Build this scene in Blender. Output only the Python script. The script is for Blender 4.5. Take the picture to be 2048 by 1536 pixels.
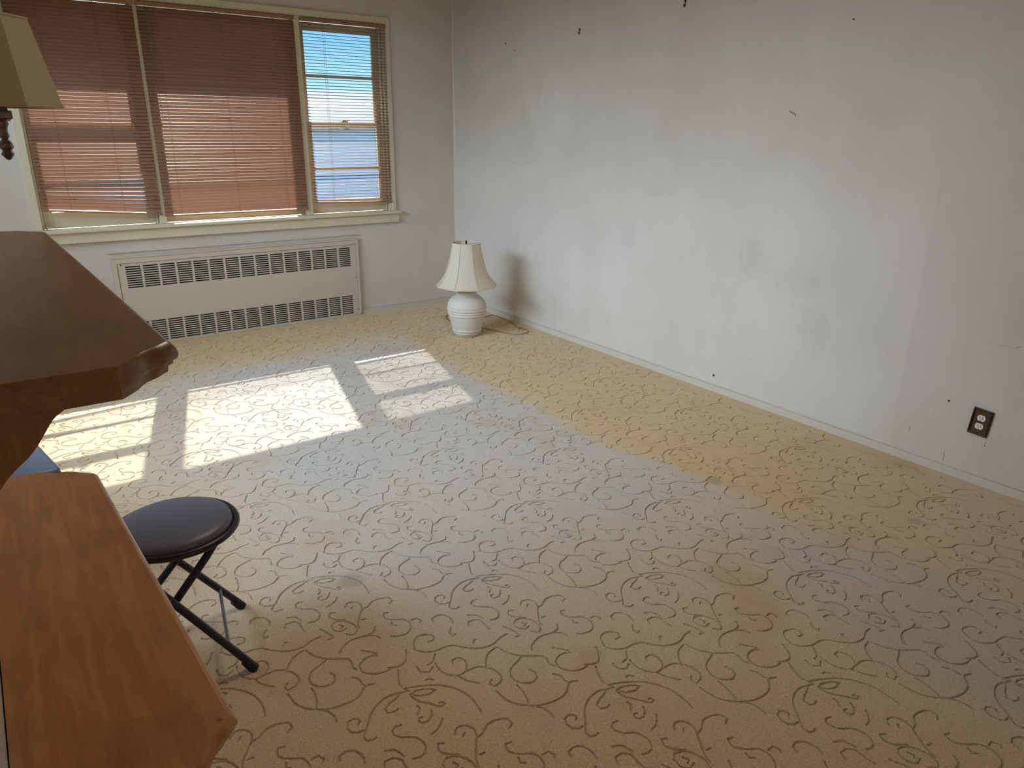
import bpy, bmesh, math, random
from math import sin, cos, pi, radians, atan2, sqrt
from mathutils import Vector, Matrix
from mathutils.geometry import delaunay_2d_cdt
from mathutils.kdtree import KDTree

random.seed(7)
for o in list(bpy.data.objects): bpy.data.objects.remove(o)
SC = bpy.context.scene
COL = SC.collection

# ------------------------------------------------------------------ camera
# room axes: x = 0 right wall, y = 0 window wall, z = 0 carpet; metres
F_PX, YAW, PITCH, ROLL = 1459.82, 0.629096, 0.336407, 0.011622
CAM = Vector((-3.471, -5.6534, 1.5))
fwd = Vector((sin(YAW)*cos(PITCH), cos(YAW)*cos(PITCH), -sin(PITCH)))
rgt = Vector((cos(YAW), -sin(YAW), 0)); upv = rgt.cross(fwd)
r2 = cos(ROLL)*rgt + sin(ROLL)*upv; u2 = -sin(ROLL)*rgt + cos(ROLL)*upv
cam = bpy.data.cameras.new('camera'); cam.sensor_width = 36; cam.lens = F_PX/2048*36
cam.clip_start = 0.02; cam.clip_end = 300
camo = bpy.data.objects.new('camera', cam); COL.objects.link(camo)
m = Matrix((r2, u2, -fwd)).transposed().to_4x4(); m.translation = CAM
camo.matrix_world = m
SC.camera = camo

# ------------------------------------------------------------------ world, sun, exposure
SUN_DIR = Vector((-0.25, -1.0, -0.745)).normalized()      # direction the light travels
w = bpy.data.worlds.new('sky'); SC.world = w; w.use_nodes = True
nt = w.node_tree; bg = nt.nodes['Background']
geo = nt.nodes.new('ShaderNodeTexCoord'); sepw = nt.nodes.new('ShaderNodeSeparateXYZ'); nt.links.new(geo.outputs['Generated'], sepw.inputs[0])
ramp = nt.nodes.new('ShaderNodeValToRGB'); nt.links.new(sepw.outputs[2], ramp.inputs[0])   # clear blue sky by elevation
ramp.color_ramp.elements[0].position = 0.0; ramp.color_ramp.elements[0].color = (0.62, 0.95, 1.0, 1)
ramp.color_ramp.elements[1].position = 1.0; ramp.color_ramp.elements[1].color = (0.10, 0.28, 0.75, 1)
e_ = ramp.color_ramp.elements.new(0.10); e_.color = (0.22, 0.55, 0.98, 1)
nt.links.new(ramp.outputs[0], bg.inputs[0]); bg.inputs[1].default_value = 1.45

def add_light(name, kind, loc, direction, energy, color, **kw):
    l = bpy.data.lights.new(name, kind); l.energy = energy; l.color = color
    for k, v in kw.items(): setattr(l, k, v)
    o = bpy.data.objects.new(name, l); COL.objects.link(o); o.location = loc
    o.rotation_euler = Vector(direction).to_track_quat('-Z', 'Y').to_euler()
    return o
add_light('sun', 'SUN', (4, 12, 10), SUN_DIR, 17.5, (1.0, 0.95, 0.86), angle=radians(0.6))
# bluish fill light added in the unseen alcove at left; no window there
add_light('alcove_fill', 'AREA', (-4.86, -2.10, 1.95), (1, 0.04, -0.32), 95, (0.62, 0.80, 1.0),
          shape='RECTANGLE', size=2.7, size_y=1.1, spread=radians(105))
# weak warm fill light added behind the camera; no window there
add_light('rear_fill', 'AREA', (-1.7, -8.95, 1.7), (0.0, 1, -0.25), 20, (1.0, 0.89, 0.74),
          shape='RECTANGLE', size=2.2, size_y=1.4)
# warm fill light added below the ceiling, above the frame; no lamp fixture
add_light('overhead_fill', 'AREA', (-2.1, -3.2, 2.50), (0, 0.0, -1), 14, (1.0, 0.88, 0.72), shape='DISK', size=0.6)
SC.view_settings.view_transform = 'Standard'; SC.view_settings.look = 'None'
SC.view_settings.gamma = 1.0; SC.view_settings.use_curve_mapping = False
SC.view_settings.exposure = 0.0

# ------------------------------------------------------------------ node helpers
class E_:
    """a socket with arithmetic"""
    def __init__(s, t, sock): s.t, s.s = t, sock
    def _m(s, op, *a):
        n = s.t.nodes.new('ShaderNodeMath'); n.operation = op
        for i, v in enumerate((s,)+a):
            if isinstance(v, E_): s.t.links.new(v.s, n.inputs[i])
            else: n.inputs[i].default_value = v
        return E_(s.t, n.outputs[0])
    def __add__(s, o): return s._m('ADD', o)
    __radd__ = __add__
    def __sub__(s, o): return s._m('SUBTRACT', o)
    def __mul__(s, o): return s._m('MULTIPLY', o)
    __rmul__ = __mul__
    def __truediv__(s, o): return s._m('DIVIDE', o)
    def __rsub__(s, o): return (s*-1.0)+o
    def pw(s, o): return s._m('POWER', o)
    def mx(s, o): return s._m('MAXIMUM', o)
    def mn(s, o): return s._m('MINIMUM', o)
    def sin(s): return s._m('SINE')
    def abs(s): return s._m('ABSOLUTE')
    def step(s, a, b):            # smooth 0..1 between a and b
        n = s.t.nodes.new('ShaderNodeMapRange'); n.interpolation_type = 'SMOOTHSTEP'
        s.t.links.new(s.s, n.inputs[0]); n.inputs[1].default_value = a; n.inputs[2].default_value = b
        return E_(s.t, n.outputs[0])

class Mat:
    def __init__(self, name):
        self.m = bpy.data.materials.new(name); self.m.use_nodes = True
        self.t = self.m.node_tree; self.b = self.t.nodes['Principled BSDF']
        tc = self.t.nodes.new('ShaderNodeTexCoord'); self.tc = tc
        sep = self.t.nodes.new('ShaderNodeSeparateXYZ'); self.t.links.new(tc.outputs['Object'], sep.inputs[0])
        self.x, self.y, self.z = (E_(self.t, sep.outputs[i]) for i in range(3))
    def noise(self, scale, detail=3, rough=0.55, stretch=None, dist=0.0, color=False, off=0.0):
        n = self.t.nodes.new('ShaderNodeTexNoise'); n.inputs['Scale'].default_value = scale
        n.inputs['Detail'].default_value = detail; n.inputs['Roughness'].default_value = rough
        n.inputs['Distortion'].default_value = dist
        mp = self.t.nodes.new('ShaderNodeMapping'); self.t.links.new(self.tc.outputs['Object'], mp.inputs[0])
        mp.inputs['Scale'].default_value = stretch or (1, 1, 1); mp.inputs['Location'].default_value = (off, off*.7, off*1.3)
        self.t.links.new(mp.outputs[0], n.inputs['Vector'])
        return E_(self.t, n.outputs[0])
    def mix(self, f, a, b):
        n = self.t.nodes.new('ShaderNodeMix'); n.data_type = 'RGBA'
        if isinstance(f, E_): self.t.links.new(f.s, n.inputs[0])
        else: n.inputs[0].default_value = f
        for i, c in ((6, a), (7, b)):
            if isinstance(c, tuple): n.inputs[i].default_value = (*c[:3], 1)
            else: self.t.links.new(c, n.inputs[i])
        return n.outputs[2]
    def scale(self, col, f):
        n = self.t.nodes.new('ShaderNodeVectorMath'); n.operation = 'SCALE'
        if isinstance(col, tuple): n.inputs[0].default_value = col[:3]
        else: self.t.links.new(col, n.inputs[0])
        self.t.links.new(f.s, n.inputs['Scale']); return n.outputs[0]
    def color(self, c):
        if isinstance(c, tuple): self.b.inputs['Base Color'].default_value = (*c[:3], 1)
        else: self.t.links.new(c, self.b.inputs['Base Color'])
    def bump(self, h, strength=0.3, dist=0.002):
        n = self.t.nodes.new('ShaderNodeBump'); n.inputs['Strength'].default_value = strength
        n.inputs['Distance'].default_value = dist
        self.t.links.new(h.s, n.inputs['Height']); self.t.links.new(n.outputs[0], self.b.inputs['Normal'])
    def set(self, **k):
        for a, v in k.items(): self.b.inputs[a.replace('_', ' ')].default_value = v
        return self

def simple(name, col, rough=0.5, metal=0.0, var=0.06, nscale=30.0, bump=0.0, spec=0.5):
    M = Mat(name); n = M.noise(nscale)
    a = tuple(c*(1-var) for c in col); b = tuple(min(1, c*(1+var)) for c in col)
    M.color(M.mix(n, a, b)); M.set(Roughness=rough, Metallic=metal, Specular_IOR_Level=spec)
    if bump: M.bump(M.noise(nscale*6), bump, 0.001)
    return M.m

def srgb(r, g, b):
    f = lambda c: (c/255/12.92) if c <= 10 else ((c/255+.055)/1.055)**2.4
    return (f(r), f(g), f(b))

# ------------------------------------------------------------------ materials
def wall_material(name, marks):
    M = Mat(name)
    n1 = M.noise(1.3, 4, 0.6); n2 = M.noise(7, 4, 0.65, stretch=(1, 1, 0.4)); n3 = M.noise(90, 2)
    base = M.mix(n1.step(.3, .75), srgb(214, 209, 201), srgb(206, 200, 190))
    f = (n2-.5)*.10 + 1.0
    if marks:
        y, z = M.y, M.z
        # fresher paint where a cabinet stood, ends in a straight vertical edge
        f = f + (y + n2*.004).step(-4.068, -4.060)*(1.0 - z.step(1.15, 1.45))*.055
        # ghosts of things that hung here
        edge = lambda v, c, w_: 1.0 - (v-c).abs().step(0, w_)
        rng = lambda v, a, b, s=.02: v.step(a, a+s)*(1.0-v.step(b-s, b))
        f = f - edge(z + n2*.006, 1.363, .006)*rng(y, -3.25, -2.1, .3)*.05
        f = f - edge(y, -3.28, .006)*rng(z, 1.36, 2.0, .2)*.03
        f = f - edge(y, -.893, .004)*rng(z, 1.76, 1.98)*.10 - edge(y, -1.035, .004)*rng(z, 1.76, 1.98)*.10 - edge(z, 1.765, .004)*rng(y, -1.035, -.893)*.10
        # rubbed grey smudges
        def blot(cy, cz, ry, rz, k):
            d = ((y-cy)/ry).pw(2.0) + ((z-cz)/rz).pw(2.0)
            return (1.0 - (d + (n2-.5)*1.6).step(0, 1.0))*k
        for b_ in ((-3.15, .84, .13, .16, .07), (-3.42, .75, .22, .10, .06), (-2.15, .86, .12, .12, .05), (-3.62, .50, .16, .16, .05), (-2.4, 1.2, .3, .12, .05),
                   (-1.3, .35, .35, .35, .05), (-.9, .5, .15, .3, .05)):
            f = f - blot(*b_)
        # roller patch of brighter touch-up paint
        f = f + blot(-1.35, 1.55, .30, .32, .06) + blot(-1.05, 1.75, .12, .25, .05)
        # fine scratches low down
        sc = M.noise(38, 2, .5, stretch=(1, 1, .35), dist=2.0)
        f = f - sc.step(.70, .74)*(1.0-z.step(.5, .9))*.10
    M.color(M.scale(base, f)); M.set(Roughness=0.42, Specular_IOR_Level=0.35)
    M.bump(n3*.5 + n2*1.5, 0.25, 0.003)
    return M.m

def carpet_material(name, groove):
    M = Mat(name); x, y = M.x, M.y
    na = M.noise(1.1, 5, .6); nb = M.noise(4.0, 4, .6, off=3); nc = M.noise(230, 2, .7); nd = M.noise(120, 2, .7); ne = M.noise(2.2, 3, .6, off=9)
    tan = srgb(209, 188, 157); gold = srgb(208, 172, 108); grey = srgb(190, 186, 181)
    wob = (na-.5)*.55 + (nb-.5)*.22
    xe, ye = x+wob, y+wob
    # unworn strip where a sofa stood along the right wall, and below the window
    goldm = xe.step(-1.16, -.92)*ye.step(-5.2, -3.6)
    goldm = goldm.mx(ye.step(-1.15, -.45)*1.15)*.70
    # worn, greyed walking path
    g1 = xe.step(-3.3, -2.2)*(1.0-xe.step(-1.15, -.95))*ye.step(-4.6, -3.2)*(1.0-ye.step(-1.2, -.7))
    g2 = (1.0-(((x+1.15)/.38).pw(2.0)+((y+4.9)/.9).pw(2.0)+wob*1.2).step(.2, 1.2))
    g3 = 1.0-(((x+2.3)/.36).pw(2.0)+((y+2.65)/.36).pw(2.0)+wob*1.2).step(.3, 1.1)
    greym = (g1*(.45+nb*.6)).mx(g2*.55).mx(g3*.95)
    c = M.mix(greym.mn(1.0), tan, grey)
    c = M.mix(goldm, c, gold)
    c = M.mix((ne-.55).step(0, .2)*.35, c, srgb(176, 136, 88))
    # flattened dents left by furniture feet
    dent = None
    for (px, py, r) in ((-2.637, -3.56, .055), (-.956, -3.777, .05), (-.573, -4.49, .035), (-2.222, -2.843, .012)):
        d = 1.0-(((x-px)/r).pw(2.0)+((y-py)/r).pw(2.0)+(nb-.5)*1.5).step(.2, 1.0)
        dent = d if dent is None else dent.mx(d)
    c = M.mix(dent*.5, c, srgb(150, 138, 118))
    f = (nc-.5)*1.15 + (nd-.5)*.4 + 1.0
    if groove: f = f*.86
    M.color(M.scale(c, f)); M.set(Roughness=0.95, Specular_IOR_Level=0.15, Sheen_Weight=0.35, Sheen_Roughness=0.45)
    M.bump(nc*.6+nd*.5, 0.9, 0.004)
    return M.m

def wood_material(name, axis='y', k=1.0):
    M = Mat(name)
    st = (9, .9, 9) if axis == 'y' else (9, 9, .9)
    g = M.noise(5, 6, .62, stretch=st, dist=.6); fine = M.noise(40, 3, .6, stretch=st); bl = M.noise(6, 3, .5, off=2); big = M.noise(2.5, 2, .5, off=5)
    c = M.mix(g.step(.3, .72), srgb(174, 120, 70), srgb(198, 145, 92))
    c = M.mix(bl.step(.5, .75)*.4, c, srgb(126, 76, 42)); c = M.mix(big.step(.45, .75)*.3, c, srgb(160, 112, 68))
    sp = M.noise(55, 2, .5, off=8)
    c = M.mix(sp.step(.74, .78)*.6, c, srgb(80, 44, 22))
    M.color(M.scale(c, (fine-.5)*.22*k+k)); M.set(Roughness=0.34, Specular_IOR_Level=0.45, Coat_Weight=0.12, Coat_Roughness=0.25)
    M.bump(fine, .08, .001)
    return M.m

def slat_material():
    M = Mat('brown_vinyl_slat'); n = M.noise(3, 3)
    col = M.mix(n, srgb(146, 112, 90), srgb(158, 123, 100))
    M.color(col); M.set(Roughness=0.30, Specular_IOR_Level=0.6)
    out = [x for x in M.t.nodes if x.type == 'OUTPUT_MATERIAL'][0]
    tr = M.t.nodes.new('ShaderNodeBsdfTranslucent'); tr.inputs[0].default_value = (*srgb(240, 205, 184), 1)
    ms = M.t.nodes.new('ShaderNodeMixShader'); ms.inputs[0].default_value = 0.27
    M.t.links.new(M.b.outputs[0], ms.inputs[1]); M.t.links.new(tr.outputs[0], ms.inputs[2]); M.t.links.new(ms.outputs[0], out.inputs[0])
    return M.m

def glass_material():
    mt = bpy.data.materials.new('window_glass'); mt.use_nodes = True; t = mt.node_tree
    for n in list(t.nodes):
        if n.type != 'OUTPUT_MATERIAL': t.nodes.remove(n)
    out = t.nodes[0]; tr = t.nodes.new('ShaderNodeBsdfTransparent'); tr.inputs[0].default_value = (.93, .96, .96, 1)
    gl = t.nodes.new('ShaderNodeBsdfGlossy'); gl.inputs['Roughness'].default_value = .03
    fr = t.nodes.new('ShaderNodeFresnel'); fr.inputs[0].default_value = 1.45
    ms = t.nodes.new('ShaderNodeMixShader')
    t.links.new(fr.outputs[0], ms.inputs[0]); t.links.new(tr.outputs[0], ms.inputs[1]); t.links.new(gl.outputs[0], ms.inputs[2]); t.links.new(ms.outputs[0], out.inputs[0])
    return mt

def shade_material(name, col, trans):
    M = Mat(name); n = M.noise(300, 2, .6, stretch=(1, 1, .2)); c = M.mix(n, tuple(v*.94 for v in col), col); M.color(c); M.set(Roughness=.8, Specular_IOR_Level=.2)
    out = [x for x in M.t.nodes if x.type == 'OUTPUT_MATERIAL'][0]
    tr = M.t.nodes.new('ShaderNodeBsdfTranslucent'); tr.inputs[0].default_value = (*col, 1)
    ms = M.t.nodes.new('ShaderNodeMixShader'); ms.inputs[0].default_value = trans
    M.t.links.new(M.b.outputs[0], ms.inputs[1]); M.t.links.new(tr.outputs[0], ms.inputs[2]); M.t.links.new(ms.outputs[0], out.inputs[0])
    return M.m

MT = dict(
    wall_right=wall_material('marked_off_white_paint', True), wall=wall_material('off_white_paint', False),
    ceiling=simple('ceiling_paint', srgb(208, 188, 154), .8), tanwall=simple('tan_wall_paint', srgb(160, 140, 114), .7), carpet=carpet_material('carved_carpet_pile', False),
    groove=carpet_material('carved_carpet_groove', True), wood=wood_material('stained_pine_shaded', k=.50), wood_lit=wood_material('stained_pine_lit', k=1.0), woodv=wood_material('stained_pine_upright', 'z', .6),  # one pine: light on lower board, shade on upper and brackets put into colour
    cream=simple('cream_window_paint', srgb(216, 208, 182), .45, var=.05, nscale=8, bump=.1), trim=simple('trim_paint', srgb(210, 203, 190), .45, var=.05, nscale=6, bump=.08),
    slat=slat_material(), headrail=simple('headrail_brown', srgb(150, 112, 84), .4), cord=simple('cord_brown', srgb(150, 112, 80), .7), glass=glass_material(),
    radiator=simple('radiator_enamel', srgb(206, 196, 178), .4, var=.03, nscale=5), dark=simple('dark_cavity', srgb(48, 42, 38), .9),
    ceramic=None, shade=shade_material('cream_fabric_shade', srgb(246, 240, 226), .45), sconce_shade=shade_material('beige_fabric_shade', srgb(222, 208, 178), .35),
    black=simple('black_enamel', (.012, .012, .014), .35), vinyl=simple('black_vinyl_sheen', (.10, .105, .145), .42, var=.15, nscale=200, bump=.06), sheen_vinyl=simple('vinyl_sky_sheen', (.13, .16, .235), .35, var=.05, nscale=200), rubber=simple('black_rubber', (.01, .01, .01), .7),  # both seat vinyls: bluish sky reflection put into the base colour
    shade_rib=simple('shade_rib_cord', srgb(196, 182, 146), .8), steel=simple('grey_steel', (.25, .27, .32), .3, .9), bronze=simple('brown_plate', srgb(92, 70, 50), .38, .35, var=.15, nscale=60), bronzed=simple('dark_bronze_rim', srgb(52, 42, 34), .35, .5),
    white_plastic=simple('white_plastic', srgb(235, 228, 222), .35, var=.02), pewter=simple('aged_pewter', srgb(120, 108, 92), .35, .6, var=.4, nscale=80),
    lampcord=simple('tan_lamp_cord', srgb(160, 122, 74), .6), iron=simple('rusty_iron', srgb(58, 44, 36), .6, .5), brass=simple('brass', (.5, .36, .15), .35, .9),
    siding=simple('pale_blue_siding', srgb(232, 238, 244), .6, var=.04, nscale=3), roof=simple('grey_shingles', srgb(120, 128, 138), .9, var=.15, nscale=6), soffit=simple('white_soffit', srgb(225, 222, 214), .7),
    ground=simple('pale_pavement', srgb(205, 206, 200), .9, var=.08, nscale=.6), paintchip=simple('bare_plaster', srgb(168, 156, 124), .8),
)
Mc = Mat('textured_white_ceramic'); nn = Mc.noise(160, 3, .6); Mc.color(Mc.mix(nn, srgb(206, 200, 190), srgb(226, 221, 212))); Mc.set(Roughness=.75); Mc.bump(nn, .5, .002); MT['ceramic'] = Mc.m

# ------------------------------------------------------------------ mesh helpers
def link(name, me, mat, parent=None, smooth=False):
    o = bpy.data.objects.new(name, me); COL.objects.link(o)
    if mat is not None and not me.materials: me.materials.append(MT[mat])
    if parent is not None: o.parent = parent
    if smooth:
        for p_ in me.polygons: p_.use_smooth = True
    return o
def empty(name, loc=(0, 0, 0), rz=0.0):
    o = bpy.data.objects.new(name, None); COL.objects.link(o); o.location = loc; o.rotation_euler = (0, 0, rz); o.empty_display_size = .05; return o
def tag(o, label, cat, group=None, kind=None):
    o['label'] = label; o['category'] = cat
    if group: o['group'] = group
    if kind: o['kind'] = kind
    return o
class MB:
    def __init__(s): s.bm = bmesh.new()
    def box(s, x0, x1, y0, y1, z0, z1, bevel=0.0):
        c = bmesh.ops.create_cube(s.bm, size=1.0)['verts']
        for v in c: v.co = Vector(((x0+x1)/2+v.co.x*(x1-x0), (y0+y1)/2+v.co.y*(y1-y0), (z0+z1)/2+v.co.z*(z1-z0)))
        if bevel:
            e = list({e for v in c for e in v.link_edges}); bmesh.ops.bevel(s.bm, geom=e, offset=bevel, segments=2, profile=.5, affect='EDGES')
        return s
    def tube(s, pts, r, n=8, cap=True, closed=False):
        pts = [Vector(p) for p in pts]; rings = []; up = None
        for i, p in enumerate(pts):
            a = pts[i-1] if (i > 0 or closed) else pts[i]; b = pts[(i+1) % len(pts)] if (i < len(pts)-1 or closed) else pts[i]
            d = (b-a).normalized()
            if up is None: up = Vector((0, 0, 1)) if abs(d.z) < .9 else Vector((1, 0, 0))
            u = (up - d*up.dot(d)).normalized(); up = u; v = d.cross(u)
            rr = r[i] if isinstance(r, (list, tuple)) else r
            rings.append([s.bm.verts.new(p+(u*cos(2*pi*k/n)+v*sin(2*pi*k/n))*rr) for k in range(n)])
        L = len(rings)
        for i in range(L if closed else L-1):
            for k in range(n): s.bm.faces.new((rings[i][k], rings[i][(k+1) % n], rings[(i+1) % L][(k+1) % n], rings[(i+1) % L][k]))
        if cap and not closed: s.bm.faces.new(rings[0][::-1]); s.bm.faces.new(rings[-1])
        return s
    def lathe(s, prof, n=32, c=(0, 0, 0), rot=0.0, fn=None, closed=False):
        rings = []
        for (r, z) in prof:
            rings.append([s.bm.verts.new((c[0]+r*(fn(k/n) if fn else 1)*cos(2*pi*k/n+rot), c[1]+r*(fn(k/n) if fn else 1)*sin(2*pi*k/n+rot), c[2]+z)) for k in range(n)])
        L = len(rings)
        for i in range(L if closed else L-1):
            for k in range(n): s.bm.faces.new((rings[i][k], rings[i][(k+1) % n], rings[(i+1) % L][(k+1) % n], rings[(i+1) % L][k]))
        if not closed:
            if prof[0][0] > 0: s.bm.faces.new(rings[0][::-1])
            if prof[-1][0] > 0: s.bm.faces.new(rings[-1])
        return s
    def prism(s, poly, axis, a, b):
        """poly in the two other axes, extruded along axis from a to b"""
        def P(u, v, t): return {'x': (t, u, v), 'y': (u, t, v), 'z': (u, v, t)}[axis]
        A = [s.bm.verts.new(P(u, v, a)) for u, v in poly]; B = [s.bm.verts.new(P(u, v, b)) for u, v in poly]; n = len(poly)
        for i in range(n): s.bm.faces.new((A[i], A[(i+1) % n], B[(i+1) % n], B[i]))
        s.bm.faces.new(A[::-1]); s.bm.faces.new(B); return s
    def mesh(s, name, smooth=0.0):
        bmesh.ops.remove_doubles(s.bm, verts=s.bm.verts, dist=1e-6)
        bmesh.ops.recalc_face_normals(s.bm, faces=s.bm.faces)
        me = bpy.data.meshes.new(name); s.bm.to_mesh(me); s.bm.free()
        if smooth:
            for p_ in me.polygons: p_.use_smooth = True
            me.set_sharp_from_angle(angle=radians(smooth))
        return me
    def obj(s, name, mat, parent=None, smooth=0.0): return link(name, s.mesh(name, smooth), mat, parent)
def spline(pts, seg):
    """Catmull-Rom through 2-D or 3-D points, about seg apart"""
    P = [Vector(p) for p in pts]
    if len(P) == 2:
        n = max(1, int((P[1]-P[0]).length/seg)); return [P[0].lerp(P[1], i/n) for i in range(n+1)]
    Q = [P[0]*2-P[1]] + P + [P[-1]*2-P[-2]]; out = []
    for i in range(1, len(Q)-2):
        a, b, c, d = Q[i-1], Q[i], Q[i+1], Q[i+2]; n = max(1, int(round((c-b).length/seg)))
        for k in range(n):
            t = k/n; out.append(.5*((2*b)+(c-a)*t+(2*a-5*b+4*c-d)*t*t+(3*b-a-3*c+d)*t*t*t))
    out.append(P[-1]); return out
def unproject(px, py, axis=2, val=0.0):
    d = fwd + r2*((px-1024)/F_PX) - u2*((py-768)/F_PX); t = (val-CAM[axis])/d[axis]; return CAM + d*t

# ================================================================== ROOM SHELL
XL, YR, ZC, XA = -3.56, -9.0, 2.56, -4.9      # left wall plane, rear wall, ceiling, side of the alcove
WX0, WX1, WZ0, WZ1, WT = -3.13, -.620, .82, 2.255, .18

# ---- carpet with its carved scroll lines (traced once, then laid out on the carpet's half-drop repeat)
Z7 = [  # one repeat, coordinates read from the photograph at 3.413x from (500, 1100)
 [(1085,962),(1040,970),(960,990),(890,1035),(845,1085),(820,1130),(805,1190),(785,1240),(775,1278),(795,1302),(835,1297),(862,1278)],
 [(1012,815),(1012,870),(1020,920),(1050,945),(1085,962)],
 [(1050,945),(1140,930),(1280,922),(1400,945),(1490,992),(1545,1050),(1580,1105)],
 [(1092,985),(1130,962),(1200,948),(1268,952),(1235,978),(1160,995),(1092,985)],
 [(1100,998),(1150,1032),(1220,1046),(1270,1062),(1312,1066),(1330,1048),(1312,1034),(1292,1044)],
 [(1035,975),(1000,1010),(955,1045),(922,1085),(940,1110),(985,1102),(1010,1082)],
 [(1240,1095),(1240,1130),(1220,1165),(1180,1180),(1150,1165),(1158,1145),(1180,1140)],
 [(738,1190),(752,1170),(738,1152),(700,1152),(666,1178),(662,1215),(690,1246),(740,1246),(772,1230)],
 [(1030,1195),(990,1205),(970,1235),(985,1262),(1040,1280),(1110,1275),(1165,1297),(1200,1340),(1195,1385),(1160,1415),(1112,1425)],
 [(1312,1148),(1302,1190),(1275,1228),(1238,1255)],
 [(1145,1120),(1160,1080),(1140,1062)],
 [(612,705),(630,662),(680,622),(760,592),(860,583),(892,602)],
 [(760,685),(800,692),(862,705),(868,722),(830,722),(780,745),(748,785),(765,828),(830,846),(905,836),(955,812)],
 [(1065,680),(1065,740),(1040,785),(1000,800),(940,803)],
 [(380,682),(430,720),(510,740),(600,745),(672,742),(692,765),(700,800),(730,815)],
 [(520,752),(470,790),(420,830),(402,880),(425,918),(480,932),(545,922),(580,890),(578,855),(545,838)],
 [(372,682),(310,720),(270,770),(247,835)],
 [(260,985),(300,1040),(360,1075),(430,1086),(530,1084),(620,1062),(700,1028),(750,990),(778,940),(800,922),(850,914)],
 [(448,1085),(455,1040),(440,975),(420,945)],
 [(470,1090),(530,1100),(575,1135),(590,1170)],
 [(700,868),(745,880),(762,912),(790,930)],
 [(1128,675),(1118,630),(1140,592),(1200,576),(1250,584),(1256,612),(1215,628)],
 [(1118,676),(1180,695),(1262,690),(1330,662),(1390,650),(1450,662),(1540,672),(1620,660),(1662,642),(1715,592),(1755,572)],
 [(1525,635),(1530,612),(1545,608)],
 [(1262,708),(1250,760),(1212,785)],
 [(1385,775),(1380,752),(1415,735),(1465,750),(1482,780),(1470,828),(1420,856),(1345,848),(1290,812),(1265,772)],
 [(1420,856),(1480,825),(1540,800),(1610,798),(1675,822),(1716,862),(1708,905),(1668,930),(1638,912),(1650,885)],
 [(1140,795),(1168,832),(1222,832),(1248,800)],
 [(1425,862),(1480,890),(1565,908)],
 [(1195,890),(1215,878),(1250,885)],
 [(648,392),(668,362),(720,354),(760,374),(765,398)],
 [(690,400),(702,385)],
 [(745,530),(738,500),(752,440),(765,405),(800,388),(835,350),(890,330),(950,325),(972,345),(948,366)],
 [(762,478),(790,470)],
 [(582,428),(548,430),(542,456),(578,474),(650,476)],
 [(555,520),(580,492),(650,484),(712,510),(732,545),(705,578),(655,572)],
 [(555,520),(570,548),(620,556),(655,535)],[(610,510),(640,520),(620,535)],
 [(852,524),(850,552),(800,580),(730,598),(682,618),(640,660)],
 [(945,425),(912,432),(922,466),(990,476),(1052,474),(1094,502),(1096,542),(1060,574),(990,590),(960,586)],
 [(968,492),(972,512),(1000,514)],
 [(1100,480),(1135,464),(1168,478),(1160,492)],
 [(1252,488),(1244,468),(1272,448),(1330,445),(1378,474),(1388,498)],
 [(1372,530),(1366,565),(1385,590),(1402,572)],
 [(475,540),(520,560),(570,600),(530,612)],
 [(1495,520),(1490,490),(1530,475),(1580,482),(1605,510),(1640,540)],
 [(1485,445),(1540,442),(1590,468)],
]
LA, LB = Vector((.4838, -.3232)), Vector((.4682, .3432))
HW, DEP = .0037, .0050
def build_carpet():
    cell = []
    for c in Z7:
        f = [unproject(500+a/3.4133, 1100+b/3.4133) for a, b in c]
        cell.append(spline([(p.x, p.y) for p in f], .016))
    verts, edges, cpts = [], [], []
    def inside(p): return -3.62 < p.x < -.03 and -5.35 < p.y < -.06 and (p.x-CAM.x) > -.02*(p.y-CAM.y) - .75
    rnd = random.Random(3)
    for i in range(-14, 15):
        for j in range(-14, 15):
            off = LA*i + LB*j
            for c in cell:
                P = [p+off for p in c]
                if not all(inside(p) for p in P): continue
                n = len(P); Lf, Rt = [], []
                for k in range(n):
                    d = (P[min(k+1, n-1)]-P[max(k-1, 0)])
                    if d.length < 1e-6: d = Vector((1, 0))
                    d.normalize(); nn = Vector((-d.y, d.x)); hw = HW*(.75+.5*rnd.random())
                    Lf.append(P[k]+nn*hw); Rt.append(P[k]-nn*hw)
                t0 = P[0]-(P[1]-P[0]).normalized()*HW; t1 = P[-1]+(P[-1]-P[-2]).normalized()*HW
                b = len(verts); loop = [t0]+Lf+[t1]+Rt[::-1]
                verts += loop; edges += [(b+q, b+(q+1) % len(loop)) for q in range(len(loop))]
                b = len(verts); verts += P; edges += [(b+q, b+q+1) for q in range(n-1)]
                cpts += P
                for q in range(n-1):
                    for t in (.25, .5, .75): cpts.append(P[q].lerp(P[q+1], t))
    b = len(verts); R = [(XA, YR), (0, YR), (0, 0), (XA, 0)]
    verts += [Vector(r) for r in R]; edges += [(b, b+1), (b+1, b+2), (b+2, b+3), (b+3, b)]
    vo, eo, fo, *_ = delaunay_2d_cdt(verts, edges, [], 0, 1e-5)
    kd = KDTree(len(cpts))
    for i, p in enumerate(cpts): kd.insert((p.x, p.y, 0), i)
    kd.balance()
    co = []
    for v in vo:
        d = kd.find((v.x, v.y, 0))[2]
        co.append((v.x, v.y, -DEP*max(0.0, 1-d/(HW*.95)) if d < HW else 0.0))
    me = bpy.data.meshes.new('floor'); me.from_pydata(co, [], [list(f) for f in fo]); me.materials.append(MT['carpet']); me.materials.append(MT['groove'])
    for p_ in me.polygons:
        if sum(co[i][2] for i in p_.vertices)/len(p_.vertices) < -DEP*.2: p_.material_index = 1
    bmx = bmesh.new(); bmx.from_mesh(me); 
    for f in bmx.faces:
        if f.normal.z < 0: f.normal_flip()
    bmx.to_mesh(me); bmx.free()
    return link('floor', me, None)
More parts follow.
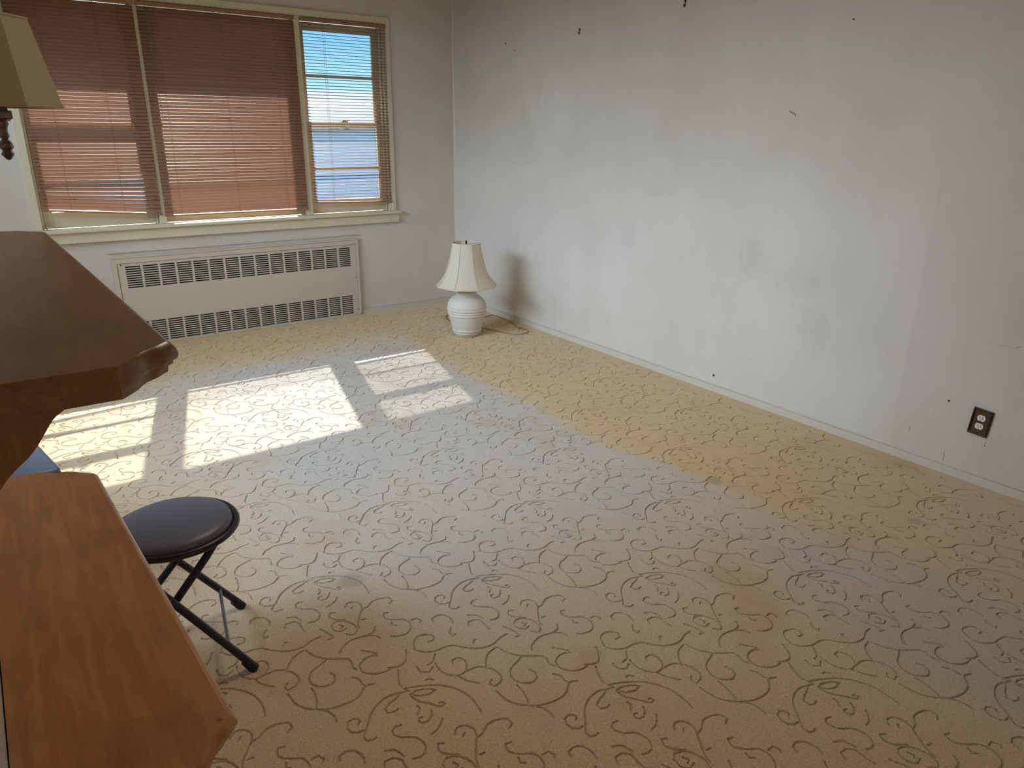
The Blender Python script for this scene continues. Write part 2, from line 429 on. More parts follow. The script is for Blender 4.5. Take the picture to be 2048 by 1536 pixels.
tag(build_carpet(), 'tan wall-to-wall carpet carved with scrolling vines, worn grey in the middle', 'carpet', kind='structure')

# ---- walls, ceiling
b = MB()
for (x0, x1, z0, z1) in ((XA, WX0, 0, ZC), (WX1, .12, 0, ZC), (WX0, WX1, 0, WZ0), (WX0, WX1, WZ1, ZC)): b.box(x0, x1, 0, WT, z0, z1)
tag(b.obj('wall_back', 'wall'), 'off-white plaster wall around the wide triple window', 'wall', kind='structure')
tag(MB().box(0, .12, YR, WT, 0, ZC).obj('wall_right', 'wall_right'), 'long bare off-white wall with scuffs and patched paint', 'wall', kind='structure')
b = MB(); b.box(XL-.12, XL, YR, -3.45, 0, ZC); b.box(XA, XL, -3.57, -3.45, 0, ZC); b.box(XA-.1, XA, -3.57, WT, 0, ZC); b.box(XL-.12, XL, -3.45, 0, 2.02, ZC)  # last box: unseen header beam, added to hold light off the upper wall
tag(b.obj('wall_left', 'wall'), 'off-white wall carrying the wooden shelves', 'wall', kind='structure')
tag(MB().box(XL-.12, .12, YR-.12, YR, 0, ZC).obj('wall_rear', 'tanwall'), 'rear wall of the room behind the viewer', 'wall', kind='structure')
tag(MB().box(XA-.1, .12, YR-.12, WT, ZC, ZC+.12).obj('ceiling', 'ceiling'), 'plain off-white ceiling', 'ceiling', kind='structure')

def baseboard(name, runs, label):
    root = empty(name); tag(root, label, 'baseboard', kind='structure')
    for (ax, a, c, wall, sgn) in runs:
        prof = [(0, 0), (.012, 0), (.012, .0405), (.005, .0405), (.005, .0435), (.009, .0435), (.008, .046), (0, .046)]
        mb = MB()
        if ax == 'y': mb.prism([(wall+sgn*u, v) for u, v in prof], 'y', a, c)
        else: mb.prism([(wall+sgn*u, v) for u, v in prof], 'x', a, c)
        mb.obj('baseboard_length', 'trim', root)
baseboard('baseboard_right', [('y', YR, -5.2, 0, -1), ('y', -5.1985, -2.2915, 0, -1), ('y', -2.2900, -.012, 0, -1)], 'low white baseboard along the long bare wall')
baseboard('baseboard_back', [('x', -.945, -.002, 0, -1), ('x', XA, -2.785, 0, -1)], 'low white baseboard under the window on either side of the radiator')
tag(MB().prism([(0, 0), (-.010, 0), (-.006, -.004), (-.004, -.006), (0, -.010)], 'z', .046, ZC).obj('trim_4', 'trim'), 'thin vertical bead in the corner where the walls meet', 'trim', kind='structure')

# ---- window: casing, sill, apron, mullions
root = empty('trim_1'); tag(root, 'cream casing boards framing the triple window', 'window casing', kind='structure')
MB().box(WX0-.048, WX0+.004, -.020, .001, .845, WZ1+.045, .003).obj('casing_board', 'cream', root)
MB().box(WX1-.004, WX1+.030, -.020, .001, .845, WZ1+.045, .003).obj('casing_board', 'cream', root)
MB().box(WX0+.004, WX1-.004, -.018, .001, WZ1-.004, WZ1+.043, .003).obj('casing_board', 'cream', root)
for x in (-2.395, -1.329): MB().box(x-.024, x+.024, -.004, .155, .845, WZ1, .003).obj('mullion', 'cream', root)
for (x0, x1) in ((WX0, WX0+.02), (WX1-.02, WX1)): MB().box(x0, x1, .001, WT-.002, .845, WZ1).obj('jamb', 'cream', root)
MB().box(WX0+.02, WX1-.02, .001, WT-.002, WZ1-.02, WZ1).obj('head_jamb', 'cream', root)
root = empty('trim_2'); tag(root, 'long cream window sill with apron board below', 'window sill', kind='structure')
MB().box(WX0-.085, WX1+.060, -.062, .045, .822, .845, .005).obj('sill_board', 'cream', root)
MB().box(WX0, WX1, .045, WT+.04, .80, .842, .004).obj('outer_sill', 'cream', root)
MB().box(WX0-.075, WX1+.047, -.034, .001, .752, .822, .003).obj('apron', 'cream', root)

def sash(root, x0, x1, y, z0, z1, stile, bot, top, muntins=()):
    t = .032; f = MB()
    s = empty('sash'); s.parent = root
    MB().box(x0, x0+stile, y, y+t, z0, z1, .003).obj('stile', 'cream', s); MB().box(x1-stile, x1, y, y+t, z0, z1, .003).obj('stile', 'cream', s)
    MB().box(x0+stile, x1-stile, y, y+t, z0, z0+bot, .003).obj('rail', 'cream', s); MB().box(x0+stile, x1-stile, y, y+t, z1-top, z1, .003).obj('rail', 'cream', s)
    zs = [z0+bot]
    for mz in muntins:
        MB().box(x0+stile, x1-stile, y+.004, y+t-.004, mz-.011, mz+.011, .003).obj('muntin', 'cream', s); zs += [mz-.011, mz+.011]
    zs.append(z1-top)
    for a, c in zip(zs[::2], zs[1::2]): MB().box(x0+stile-.004, x1-stile+.004, y+t/2-.0015, y+t/2+.0015, a-.004, c+.004).obj('pane', 'glass', s)
def double_hung(name, x0, x1, label):
    root = empty(name); tag(root, label, 'window', kind='structure')
    sash(root, x0, x1, .050, .846, 1.535, .058, .104, .040, (1.185,))
    sash(root, x0, x1, .086, 1.490, 2.229, .058, .040, .055, (1.862,))
    for xx in (x0+.004, x1-.016):      # parting stops
        MB().box(xx, xx+.012, .030, .049, .846, 2.229, .002).obj('stop', 'cream', root)
    lk = empty('sash_lock'); lk.parent = root; xm = (x0+x1)/2
    MB().box(xm-.028, xm+.028, .052, .078, 1.535, 1.541, .002).obj('lock_base', 'brass', lk); MB().tube([(xm-.01, .062, 1.545), (xm+.035, .05, 1.547)], .004, 8).obj('lock_lever', 'brass', lk)
double_hung('window_1', WX0+.02, -2.419, 'cream double-hung window behind the left blind')
double_hung('window_3', -1.305, WX1-.02, 'cream double-hung window behind the open right-hand blind')
root = empty('window_2'); tag(root, 'wide fixed picture window behind the middle blind', 'window', kind='structure')
sash(root, -2.371, -1.353, .055, .846, 2.229, .062, .048, .05)

# ---- blinds
def blind(x0, x1, ztop, zb0, zb1, tilt, ladders, label, cord_at=None, cord_len=.9, ndroop=10, tight=0):
    root = empty('window_blind', ((x0+x1)/2, -.016, 0)); tag(root, label, 'blind', 'brown mini blinds at the triple window')
    cx = (x0+x1)/2; hw = (x1-x0)/2; W = .0285; yc = 0.0
    MB().box(-hw, hw, -.013, .013, ztop, ztop+.026, .003).obj('headrail', 'headrail', root)
    # slat: crowned strip
    n = 6; top = []; bot = []
    for k in range(n+1):
        u = -W/2+W*k/n; c = .0032*(1-(2*u/W)**2); top.append((u, c)); bot.append((u, c-.0006))
    me = MB().prism(top+bot[::-1], 'x', -hw+.004, hw-.004).mesh('slat', 50); me.materials.append(MT['slat'])
    zlow = max(zb0, zb1); pitch = .0218; N = int((ztop-.004-zlow-.010)/pitch); pitch = (ztop-.004-zlow-.012)/N
    for i in range(N):
        z = ztop-.006-pitch*(i+.5)
        o = bpy.data.objects.new('slat', me); COL.objects.link(o); o.parent = root
        k = max(0.0, (i-(N-ndroop))/ndroop); slope = (zb1-zb0)*k; dz = ((zb0+zb1)/2-zlow)*k
        tl_ = tilt if tilt < 20 else tilt + 4.5*(1-2*min(1, i/(N*.65))) + (10*max(0, min(1, (i-(N-tight-2))/3)) if tight else 0)
        o.location = (0, yc, z+dz); o.rotation_euler = (radians(tl_+random.uniform(-1.2, 1.2)), -atan2(slope, x1-x0), 0)
    o = MB().box(-hw+.002, hw-.002, -.011, .011, -.006, .006, .003).obj('bottom_rail', 'headrail', root); o.location = (0, 0, (zb0+zb1)/2); o.rotation_euler = (0, -atan2(zb1-zb0, x1-x0), 0)
    yo = W/2*cos(radians(tilt))+.0012
    for lx in ladders:
        u = (lx-cx); zb = zb0+(zb1-zb0)*(lx-x0)/(x1-x0)
        mb = MB()
        for sg in (-1, 1): mb.tube([(u, sg*yo, ztop), (u, sg*yo, zb)], .0009, 5)
        mb.obj('ladder_cord', 'cord', root)
    if cord_at:
        u = cord_at-cx; mb = MB()
        mb.tube([(u, -.018, ztop+.004), (u, -.020, ztop-cord_len)], .0012, 5); mb.tube([(u+.012, -.018, ztop+.004), (u+.013, -.020, ztop-cord_len+.01)], .0012, 5)
        c = mb.obj('lift_cord', 'cord', root)
        MB().lathe([(.0015, .0), (.004, -.006), (.0055, -.022), (.004, -.03), (0.0, -.031)], 10, (u, -.020, ztop-cord_len)).obj('tassel', 'cord', c, 40)
    return root
blind(-3.110, -2.400, 2.222, .973, .912, 53, (-2.945, -2.632), 'closed brown blind on the left, its bottom rail hanging crooked', -2.50, .72, tight=2)
blind(-2.386, -1.346, 2.222, .898, .893, 51.5, (-2.272, -1.867, -1.503), 'widest closed brown blind in the middle, sun glowing through it', -2.33, .70, 6, tight=8)
blind(-1.302, -.624, 2.220, .938, .918, 9, (-1.128, -.74), 'narrow brown blind on the right with slats open to the sky', -.725, .67, 8)

# ---- outside: eave, ground, neighbour
tag(MB().box(-8, 3, WT, .80, 2.345, 2.50).box(-8, 3, .78, .83, 2.33, 2.56).obj('roof_eave', 'soffit'), 'white roof eave overhanging the outside of the window', 'eave', kind='structure')
tag(MB().box(-60, 80, WT+.06, 140, -1.7, -1.5).obj('ground', 'ground'), 'pale pavement outside the window', 'ground', kind='structure')
hs = empty('neighbour_house', (3.0, 15.0, -1.5)); tag(hs, 'pale blue clapboard house seen through the open right blind', 'house')
MB().box(-13, 13, .05, 8, 0, 2.95).obj('house_body', 'siding', hs)
sb = MB().prism([(0.0, .0), (.03, .0), (.05, .205), (.04, .205)], 'x', -13, 13).mesh('siding_board'); sb.materials.append(MT['siding'])
for v in sb.vertices: v.co.y = .05 - (v.co.y if False else (.05-v.co.y))
for k in range(14):
    o = bpy.data.objects.new('siding_board', sb); COL.objects.link(o); o.parent = hs; o.location = (0, 0, k*.205+.04)
MB().prism([(-.5, 2.9), (4.0, 4.0), (8.5, 2.9), (8.5, 3.02), (4.0, 4.12), (-.5, 3.02)], 'x', -13.4, 13.4).obj('house_roof', 'roof', hs)
for wx in (-9, -4.4, 9.5):
    wd = MB().box(wx-.6, wx+.6, -.03, .05, .95, 2.35, .01).obj('house_window', 'soffit', hs); MB().box(wx-.5, wx+.5, -.045, -.03, 1.05, 2.25).obj('window_pane', 'steel', wd)

# ================================================================== RADIATOR
rc = empty('radiator_cover', (-1.86, 0, 0)); tag(rc, 'cream metal radiator cover with two rows of slots under the window', 'radiator')
hx = .905
fr = MB(); fr.box(-hx, hx, -.030, 0, .592, .628, .004); fr.box(-hx, -hx+.028, -.030, 0, 0, .594, .004); fr.box(hx-.020, hx, -.030, 0, 0, .594, .004); fr.box(-hx, hx, -.030, 0, .0, .016, .003); fr.obj('frame', 'radiator', rc)
MB().box(-hx-.004, hx+.004, -.034, 0, .628, .640, .003).obj('top_ledge', 'radiator', rc)
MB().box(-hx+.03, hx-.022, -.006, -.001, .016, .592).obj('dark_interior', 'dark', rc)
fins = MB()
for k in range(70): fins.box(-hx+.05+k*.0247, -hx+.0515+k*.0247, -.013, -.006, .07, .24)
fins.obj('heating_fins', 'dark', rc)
def slotted():
    x0, x1, z0, z1 = -hx+.031, hx-.023, .018, .590
    xs = [x0]; ox = -2.690+1.86; P = 1.675/15
    for g in range(15): xs += [ox+g*P, ox+g*P+P-.014]
    xs.append(x1)
    zs = [z0]; rows = []
    for base in (.022, .420):
        for r in range(10): zs += [base+r*.0158, base+r*.0158+.0092]
    zs.append(z1)
    bm = bmesh.new(); V = {}
    def v(i, j, d):
        if (i, j, d) not in V: V[(i, j, d)] = bm.verts.new((xs[i], -.026+d*.004, zs[j]))
        return V[(i, j, d)]
    hole = lambda i, j: 0 <= i < len(xs)-1 and 0 <= j < len(zs)-1 and i % 2 == 1 and j % 2 == 1
    out = lambda i, j: i < 0 or j < 0 or i >= len(xs)-1 or j >= len(zs)-1
    for i in range(len(xs)-1):
        for j in range(len(zs)-1):
            if hole(i, j): continue
            bm.faces.new((v(i, j, 0), v(i+1, j, 0), v(i+1, j+1, 0), v(i, j+1, 0)))
            bm.faces.new((v(i, j, 1), v(i, j+1, 1), v(i+1, j+1, 1), v(i+1, j, 1)))
            for (di, dj, a, c) in ((-1, 0, (i, j), (i, j+1)), (1, 0, (i+1, j+1), (i+1, j)), (0, -1, (i+1, j), (i, j)), (0, 1, (i, j+1), (i+1, j+1))):
                if hole(i+di, j+dj) or out(i+di, j+dj): bm.faces.new((v(*a, 0), v(*c, 0), v(*c, 1), v(*a, 1)))
    bmesh.ops.recalc_face_normals(bm, faces=bm.faces)
    me = bpy.data.meshes.new('slotted_panel'); bm.to_mesh(me); bm.free(); return me
link('slotted_panel', slotted(), 'radiator', rc)
for (sx, sz) in ((-.855, .583), (.872, .32), (.872, .05)): MB().lathe([(.005, 0), (.004, .002), (0, .0025)], 10).obj('screw', 'iron', rc).matrix_local = Matrix.Translation((sx, -.026, sz)) @ Matrix.Rotation(radians(90), 4, 'X')
# old pipe-chase bead above the cover
tag(MB().box(-2.79, -.935, -.012, 0, .664, .672, .003).obj('trim_3', 'trim'), 'thin moulding on the wall above the radiator cover', 'trim', kind='structure')

# ================================================================== TABLE LAMP
lx, ly = -.558, -1.055
lp = empty('table_lamp', (lx, ly, 0)); tag(lp, 'white ceramic jar table lamp with a bell shade standing on the carpet', 'lamp')
def ringed():
    key = [(.0, .0), (.080, .0), (.090, .008), (.103, .03), (.112, .055), (.128, .115), (.140, .165), (.1465, .205), (.1475, .228), (.142, .252), (.128, .278), (.104, .299), (.084, .309), (.076, .314), (.074, .330), (.070, .338), (.0, .338)]
    out = []
    for (r, z) in [(p.x, p.y) for p in spline(key[1:-1], .004)]:
        for zc in (.024, .046, .166, .187, .208): 
            d = z-zc
            if abs(d) < .009: r += .0042*cos(d/.009*pi/2)
            elif abs(d) < .013: r -= .0020
        out.append((max(r, .001), max(z, 0)))
    return [(0.0001, 0)]+out+[(0.0001, .338)]
MB().lathe(ringed(), 56).obj('base', 'ceramic', lp, 50)
MB().lathe([(.0001, .338), (.022, .338), (.022, .352), (.012, .356), (.012, .375), (.017, .378), (.017, .425), (.0001, .427)], 20).obj('socket', 'brass', lp, 40)
NP = 8
def lob(t):
    a = (t*NP) % 1.0; return 1.0-.035*sin(pi*a)
prof = [(p.x, p.y) for p in spline([(.229, .385), (.207, .412), (.186, .442), (.165, .480), (.148, .525), (.135, .570), (.124, .615), (.115, .66), (.109, .702)], .02)]
inner = [(r-.0025, z) for r, z in prof]
rot0 = radians(-100)
sh = MB().lathe(prof+inner[::-1], 96, rot=rot0, fn=lob, closed=True).obj('shade', 'shade', lp, 40)
for k in range(NP):
    a = rot0+2*pi*k/NP; MB().tube([((r+.0006)*cos(a), (r+.0006)*sin(a), z) for r, z in prof], .0022, 6).obj('shade_rib', 'shade_rib', sh)
def ringtube(r, z, th, name, mt, par, f=None): MB().tube([(r*(f(k/72) if f else 1)*cos(2*pi*k/72+rot0), r*(f(k/72) if f else 1)*sin(2*pi*k/72+rot0), z) for k in range(72)], th, 8, closed=True).obj(name, mt, par, 60)
ringtube(.229, .386, .0045, 'bottom_trim', 'shade', sh, lob); ringtube(.108, .701, .004, 'top_trim', 'shade', sh, lob)
hp = MB().tube([(0.012, 0, .37), (.055, 0, .42), (.062, 0, .55), (.03, 0, .66), (0, 0, .685), (-.03, 0, .66), (-.062, 0, .55), (-.055, 0, .42), (-.012, 0, .37)], .002, 6).obj('harp', 'brass', lp)
sp = MB()
for k in range(3): sp.tube([(0, 0, .687), (.106*cos(k*2*pi/3), .106*sin(k*2*pi/3), .695)], .0016, 6)
sp.obj('shade_spider', 'steel', lp)
MB().lathe([(.0001, .685), (.008, .685), (.008, .690), (.005, .692), (.0075, .700), (.0075, .714), (.004, .718), (.0001, .719)], 14).obj('finial', 'black', lp, 40)
cord = [(-.500, -.975, .012), (-.478, -.86, .004), (-.467, -.66, .004), (-.395, -.47, .004), (-.27, -.50, .004), (-.165, -.68, .004), (-.06, -.655, .004), (-.045, -.80, .004), (-.06, -.95, .004), (-.118, -1.13, .004), (-.10, -1.20, .004), (-.125, -1.265, .004), (-.19, -1.285, .004), (-.257, -1.262, .004), (-.315, -1.115, .004), (-.362, -.968, .004), (-.43, -.90, .004)]
MB().tube([(p.x-lx, p.y-ly, p.z) for p in spline(cord, .03)], .0032, 6).obj('power_cord', 'lampcord', lp, 60)
MB().box(-.137-lx, -.105-lx, -1.165-ly, -1.14-ly, .001, .016, .003).obj('plug', 'lampcord', lp)

# ================================================================== WALL SHELVES ON THE LEFT
def board_poly(xo0, xo1, yf, yn):
    """outer edge from (xo0, yf) far to (xo1, yn) near; clipped, scalloped corners; back on the wall"""
    pts = [(XL+.002, yf+.088), (xo0-.155, yf+.088), (xo0-.100, yf+.080)]
    far = [(xo0-.100, yf+.080), (xo0-.076, yf+.058), (xo0-.050, yf+.050), (xo0-.026, yf+.028), (xo0, yf)]
    pts += [(p.x, p.y) for p in spline(far, .008)][1:]
    near = [(xo1, yn), (xo1-.016, yn-.018), (xo1-.033, yn-.0295), (xo1-.051, yn-.0495), (xo1-.068, yn-.064)]
    pts += [(p.x, p.y) for p in spline(near, .008)]
    pts += [(XL+.002, yn-.064)]
    return pts
def shelf(name, zt, xo0, xo1, yf, yn, label, brackets, mt='wood'):
    root = empty(name, (XL, (yf+yn)/2, zt-.034)); tag(root, label, 'shelf', 'wooden wall shelves on the left')
    inv = Vector(root.location)
    poly = board_poly(xo0, xo1, yf, yn); n = len(poly); P = [Vector(p) for p in poly]
    prof = [(.010, 0), (.0072, -.0012), (.0030, -.006), (.0006, -.011), (.0, -.015), (.0016, -.0195), (.0060, -.0225), (.0060, -.025), (.011, -.0255), (.012, -.034)]
    bm = bmesh.new(); rings = []
    for (ins, dz) in prof:
        ring = []
        for i in range(n):
            wgt = max(0.0, min(1.0, (P[i].y-(yn-.064))/.050))
            e1 = (P[i]-P[i-1]).normalized(); e2 = (P[(i+1) % n]-P[i]).normalized()
            n1 = Vector((e1.y, -e1.x)); n2 = Vector((e2.y, -e2.x)); nb = (n1+n2)
            nb = nb/max(.4, nb.dot(n1)); q = P[i]+nb*(ins*wgt)
            q.x = max(q.x, XL+.002) if P[i].x > XL+.01 else XL+.002
            ring.append(bm.verts.new((q.x-inv.x, q.y-inv.y, zt+dz-inv.z)))
        rings.append(ring)
    for a, c in zip(rings, rings[1:]):
        for i in range(n): bm.faces.new((a[i], a[(i+1) % n], c[(i+1) % n], c[i]))
    bm.faces.new(rings[0][::-1]); bm.faces.new(rings[-1]); bmesh.ops.recalc_face_normals(bm, faces=bm.faces)
    me = bpy.data.meshes.new('board'); bm.to_mesh(me); bm.free(); me.set_sharp_from_angle(angle=radians(35))
    for p_ in me.polygons: p_.use_smooth = len(p_.vertices) == 4
    link('board', me, mt, root)
    for yb in brackets:
        zb = zt-.034
        key = [(XL+.002, zb)] + [(xo1+u, zb+v) for u, v in ((-.080, 0), (-.106, -.026), (-.121, -.036), (-.129, -.045), (-.143, -.065), (-.154, -.077), (-.163, -.084), (-.171, -.091), (-.183, -.105), (-.197, -.126), (-.212, -.156))] + [(XL+.002, zb-.17)]
        cur = [(p.x, p.y) for p in spline(key[1:-1], .008)]
        MB().prism([(a-inv.x, c-inv.z) for a, c in [key[0]]+cur+[key[-1]]], 'y', yb-inv.y-.022, yb-inv.y+.022).obj('bracket', 'woodv', root, 35)
    MB().box(XL+.002-inv.x, XL+.022-inv.x, yf-.05-inv.y, yn+.05-inv.y, zt-.034-.07-inv.z, zt-.034-inv.z, .002).obj('cleat', 'wood', root)
    return root
shelf('wall_shelf', 1.28, -3.346, -3.318, -3.776, -4.826, 'upper wooden wall shelf with clipped corners, above the other shelf', (-4.775, -3.95))
shelf('wall_shelf', .77, -3.352, -3.311, -3.931, -4.825, 'lower orange-brown wooden wall shelf with clipped corners, in the front corner', (-4.70, -4.05), 'wood_lit')

# ================================================================== SCONCE
SX, SY = -3.402, -4.05
sc = empty('wall_sconce', (SX, SY, 1.44)); tag(sc, 'wall sconce with six-sided beige shade and carved drop, beside the left blind', 'wall lamp')
hexp = lambda r, z: [(r*cos(radians(60*k+352)), r*sin(radians(60*k+352)), z) for k in range(6)]
bm = bmesh.new(); R1 = [bm.verts.new(p) for p in hexp(.097, .086)]; R2 = [bm.verts.new(p) for p in hexp(.066, .228)]; I1 = [bm.verts.new(p) for p in hexp(.0945, .086)]; I2 = [bm.verts.new(p) for p in hexp(.0635, .228)]
for k in range(6):
    j = (k+1) % 6; bm.faces.new((R1[k], R1[j], R2[j], R2[k])); bm.faces.new((I1[j], I1[k], I2[k], I2[j])); bm.faces.new((R1[j], R1[k], I1[k], I1[j])); bm.faces.new((R2[k], R2[j], I2[j], I2[k]))
me = bpy.data.meshes.new('shade'); bm.to_mesh(me); bm.free(); shd = link('shade', me, 'sconce_shade', sc)
MB().tube(hexp(.097, .087), .0022, 6, closed=True).obj('shade_trim', 'sconce_shade', shd); MB().tube(hexp(.066, .227), .0022, 6, closed=True).obj('shade_trim', 'sconce_shade', shd)
MB().lathe([(.0001, .10), (.008, .10), (.008, .19), (.0001, .192)], 12).obj('candle_tube', 'white_plastic', sc, 40)
MB().box(-.017, .017, -.017, .017, .066, .080, .002).box(-.012, .012, -.012, .012, .080, .10, .001).obj('square_cap', 'pewter', sc)
prof = [(.0001, -.002), (.004, .0), (.009, .008), (.006, .014), (.010, .020), (.008, .028), (.0045, .033), (.007, .038), (.0055, .047), (.007, .053), (.009, .058), (.008, .062), (.013, .064), (.013, .067)]
MB().lathe(prof, 20, fn=lambda t: 1+.18*sin(2*pi*5*t)).obj('carved_drop', 'pewter', sc, 40)
arm = [(0, 0, .07), (-.04, 0, .05), (-.08, 0, .03), (-.12, 0, .04), (XL-SX+.004, 0, .07)]
MB().tube(spline(arm, .012), .006, 10).obj('arm', 'pewter', sc, 60)
MB().box(XL-SX, XL-SX+.012, -.03, .03, .0, .15, .004).obj('back_plate', 'pewter', sc)

# ================================================================== FOLDING STOOL
def rim_tube(mb, cx, cy, z, r, th, n=64): mb.tube([(cx+r*cos(2*pi*k/n), cy+r*sin(2*pi*k/n), z) for k in range(n)], th, 10, closed=True)
fx, fy = unproject(483, 1214), unproject(508, 1338)
st = empty('folding_stool', (-3.172, -3.62, 0)); tag(st, 'black folding stool with round padded vinyl seat beside the lower shelf', 'stool')
S0 = Vector((-3.172, -3.62, 0)); hz = .418
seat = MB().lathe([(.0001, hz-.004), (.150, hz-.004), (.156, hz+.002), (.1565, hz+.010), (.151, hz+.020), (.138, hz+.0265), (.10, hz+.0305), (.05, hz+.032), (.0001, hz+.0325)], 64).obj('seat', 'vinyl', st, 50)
mb = MB(); rim_tube(mb, 0, 0, hz+.001, .1655, .0100); mb.obj('seat_rim', 'black', st, 60)
MB().lathe([(.0001, hz-.016), (.158, hz-.014), (.162, hz-.006), (.0001, hz-.005)], 48).obj('seat_pan', 'black', st, 40)
ax = Vector((fy.x-fx.x, fy.y-fx.y, 0)).normalized(); px_ = Vector((-ax.y, ax.x, 0))
if px_.x < 0: px_ = -px_
mid = (Vector((fx.x, fx.y, 0))+Vector((fy.x, fy.y, 0)))/2 - S0; half = (fy-fx).length/2
tl = -.135
def leg(foot, topp, name='leg'):
    return spline([foot, foot.lerp(topp, .5), topp], .05)
A1, A2 = mid-ax*half, mid+ax*half                        # feet seen in the photograph
T1, T2 = px_*tl-ax*.11+Vector((0, 0, hz-.012)), px_*tl+ax*.11+Vector((0, 0, hz-.012))
zf = Vector((0, 0, .012))
def stool_leg(foot, top):
    l = MB().tube([foot+zf, foot.lerp(top, .55)+zf*.5, top], .0112, 10).obj('leg', 'black', st, 60)
    d = (top-foot).normalized(); MB().tube([foot+Vector((0, 0, .004))-d*.004, foot+d*.035+Vector((0, 0, .006))], [.0155, .0140], 12).obj('rubber_foot', 'rubber', l, 60)
stool_leg(A1, T1); stool_leg(A2, T2)
m0 = -px_*.21
h2 = half-.035
for sg in (-1, 1):
    foot = m0+ax*sg*h2; top = px_*.105+ax*sg*.085+Vector((0, 0, hz-.012))
    l = MB().tube(spline([foot+zf, foot.lerp(top, .5)+zf*.5, foot.lerp(top, .88)+Vector((.004, 0, 0)), top], .03), .0112, 10).obj('leg', 'black', st, 60)
    d = (top-foot).normalized(); MB().tube([foot+Vector((0, 0, .004))-d*.004, foot+d*.035+Vector((0, 0, .006))], [.0155, .0140], 12).obj('rubber_foot', 'rubber', l, 60)
MB().tube([A1.lerp(T1, .20)+zf, A2.lerp(T2, .20)+zf], .0055, 10).obj('stretcher', 'steel', st, 60)
MB().tube([T1, T2], .008, 10).obj('hinge_bar', 'black', st, 60)

# ================================================================== FOLDING CHAIR (mostly hidden)
ch = empty('folding_chair', (-3.62, -2.90, 0), radians(9.5)); tag(ch, 'folding chair with vinyl seat, bluish sky sheen in its colour, mostly hidden behind the shelf bracket', 'chair')
MB().box(-.19, .20, -.19, .19, .415, .445, .014).obj('seat', 'sheen_vinyl', ch, 50)
MB().box(-.195, .205, -.195, .195, .405, .417, .004).obj('seat_frame', 'black', ch)
for sy in (-1, 1):
    MB().tube([(.20, sy*.185, .01), (-.13, sy*.185, .52), (-.20, sy*.185, .80)], .011, 10).obj('leg', 'black', ch, 60)
    MB().tube([(-.22, sy*.165, .01), (.10, sy*.165, .41)], .011, 10).obj('leg', 'black', ch, 60)
MB().box(-.212, -.188, -.19, .19, .64, .80, .008).obj('backrest', 'sheen_vinyl', ch, 50)

# ================================================================== OUTLET
oc = Vector((0, -4.440, .289)); ot = empty('wall_outlet', oc, 0); tag(ot, 'brown wall plate with two white electrical sockets', 'outlet')
ot.rotation_euler = (radians(4.0), 0, 0)
r_ = MB(); W2, H2 = .0405, .0615
for (a, b_, c, d) in ((-W2, W2, H2-.008, H2), (-W2, W2, -H2, -H2+.008), (-W2, -W2+.008, -H2+.008, H2-.008), (W2-.008, W2, -H2+.008, H2-.008)): r_.box(-.012, 0, a, b_, c, d, .0025)
r_.obj('plate_rim', 'bronzed', ot)
MB().box(-.006, -.0005, -W2+.007, W2-.007, -H2+.007, H2-.007).obj('plate', 'bronze', ot)
MB().tube([(-.0055, 0, 0), (-.0078, 0, 0)], .0032, 10).obj('plate_screw', 'bronzed', ot)
for zc in (.0195, -.0195):
    poly = []
    for k in range(28):
        a = 2*pi*k/28; poly.append((.0172*cos(a), max(-.0135, min(.0135, .0172*sin(a)))+zc))
    s_ = MB().prism(poly, 'x', -.0095, -.005).obj('socket', 'white_plastic', ot)
    MB().box(-.0099, -.0094, .0045, .0068, zc-.0015, zc+.0075).obj('slot', 'dark', s_); MB().box(-.0099, -.0094, -.0068, -.0045, zc-.0025, zc+.0085).obj('slot', 'dark', s_)
    MB().tube([(-.0094, 0, zc-.0075), (-.0099, 0, zc-.0075)], .0024, 10).obj('ground_hole', 'dark', s_)

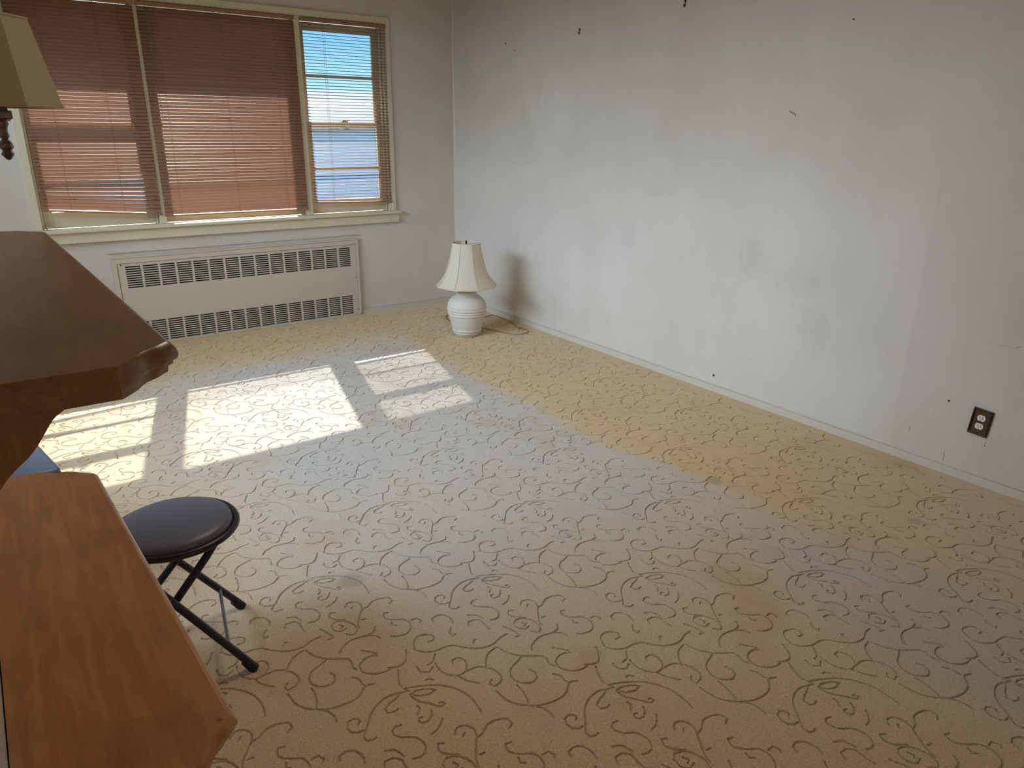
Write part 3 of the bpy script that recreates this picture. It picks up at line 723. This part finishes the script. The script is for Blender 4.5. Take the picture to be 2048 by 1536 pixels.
# ================================================================== NAILS, CHIPS ON THE LONG WALL
def nail_hook(y, z, s, label):
    t = empty('picture_hook', (0, y, z)); tag(t, label, 'picture hook')
    MB().tube([(0, 0, .012*s), (-.014*s, 0, .019*s)], .0022*s, 8).obj('nail', 'iron', t)
    MB().tube(spline([(-.002, 0, .02*s), (-.002, 0, -.012*s), (-.006*s, 0, -.02*s), (-.012*s, 0, -.014*s), (-.012*s, 0, -.006*s)], .004), .0032*s, 6).obj('hook', 'iron', t)
    MB().box(-.003, 0, -.008*s, .008*s, .008*s, .022*s, .001).obj('hook_plate', 'iron', t)
nail_hook(-1.598, 2.112, .8, 'small rusty picture hook left high on the bare wall')
nail_hook(-2.500, 2.178, .95, 'larger rusty picture hook at the very top of the bare wall')
def peg(y, z, r, label, cat='nail'):
    t = empty('nail' if cat == 'nail' else 'wall_plug', (0, y, z)); tag(t, label, cat)
    MB().tube([(0, 0, 0), (-.004, 0, 0)], r*.6, 8).obj('shank', 'iron', t); MB().tube([(-.004, 0, 0), (-.0055, 0, 0)], r, 10).obj('head', 'iron', t)
peg(-.757, 2.103, .006, 'small nail head high on the bare wall nearest the corner')
peg(-.872, 2.046, .004, 'tiny nail just below and right of the corner-side nail')
peg(-2.970, .099, .006, 'black nail head low on the bare wall just above the baseboard')
peg(-4.292, .345, .004, 'tiny nail beside the wall outlet')
peg(-3.54, 1.995, .004, 'tiny nail high on the bare wall at upper right')
def flake(y, z, pts, label, th=.0032, mt='paintchip'):
    t = tag(MB().tube(spline(pts, .006), [.0008]+[th]*(len(spline(pts, .006))-2)+[.0008], 6).obj('paint_flake', mt), label, 'paint flake'); t.location = (0, y, z)
flake(-3.283, 1.590, [(-.001, .024, .012), (-.003, .010, .004), (-.003, -.006, -.002), (-.001, -.016, -.010), (-.001, -.012, -.018)], 'curled flake of peeling paint on the upper bare wall')
flake(-4.50, .646, [(-.001, .085, .0), (-.001, .03, .004), (-.002, .0, .002), (-.003, -.010, .010), (-.001, -.03, .016), (-.001, -.09, .02)], 'thin ridge of paint at the right edge of the bare wall', .0016, 'trim')
def drip(y, z, l, label):
    n = 6; t = tag(MB().tube([(-.0005, 0, 0), (-.001, .0005, -l*.5), (-.001, .0, -l*.8), (-.0005, .0, -l)], [.001, .0022, .0036, .001], 8).obj('paint_drip', 'trim'), label, 'paint drip'); t.location = (0, y, z)
drip(-4.32, .115, .06, 'longest dried paint drip, low on the wall left of the outlet')
drip(-4.145, .175, .035, 'short dried paint drip on the wall beside the paint edge')
drip(-4.475, .215, .035, 'dried paint drip right below the outlet')
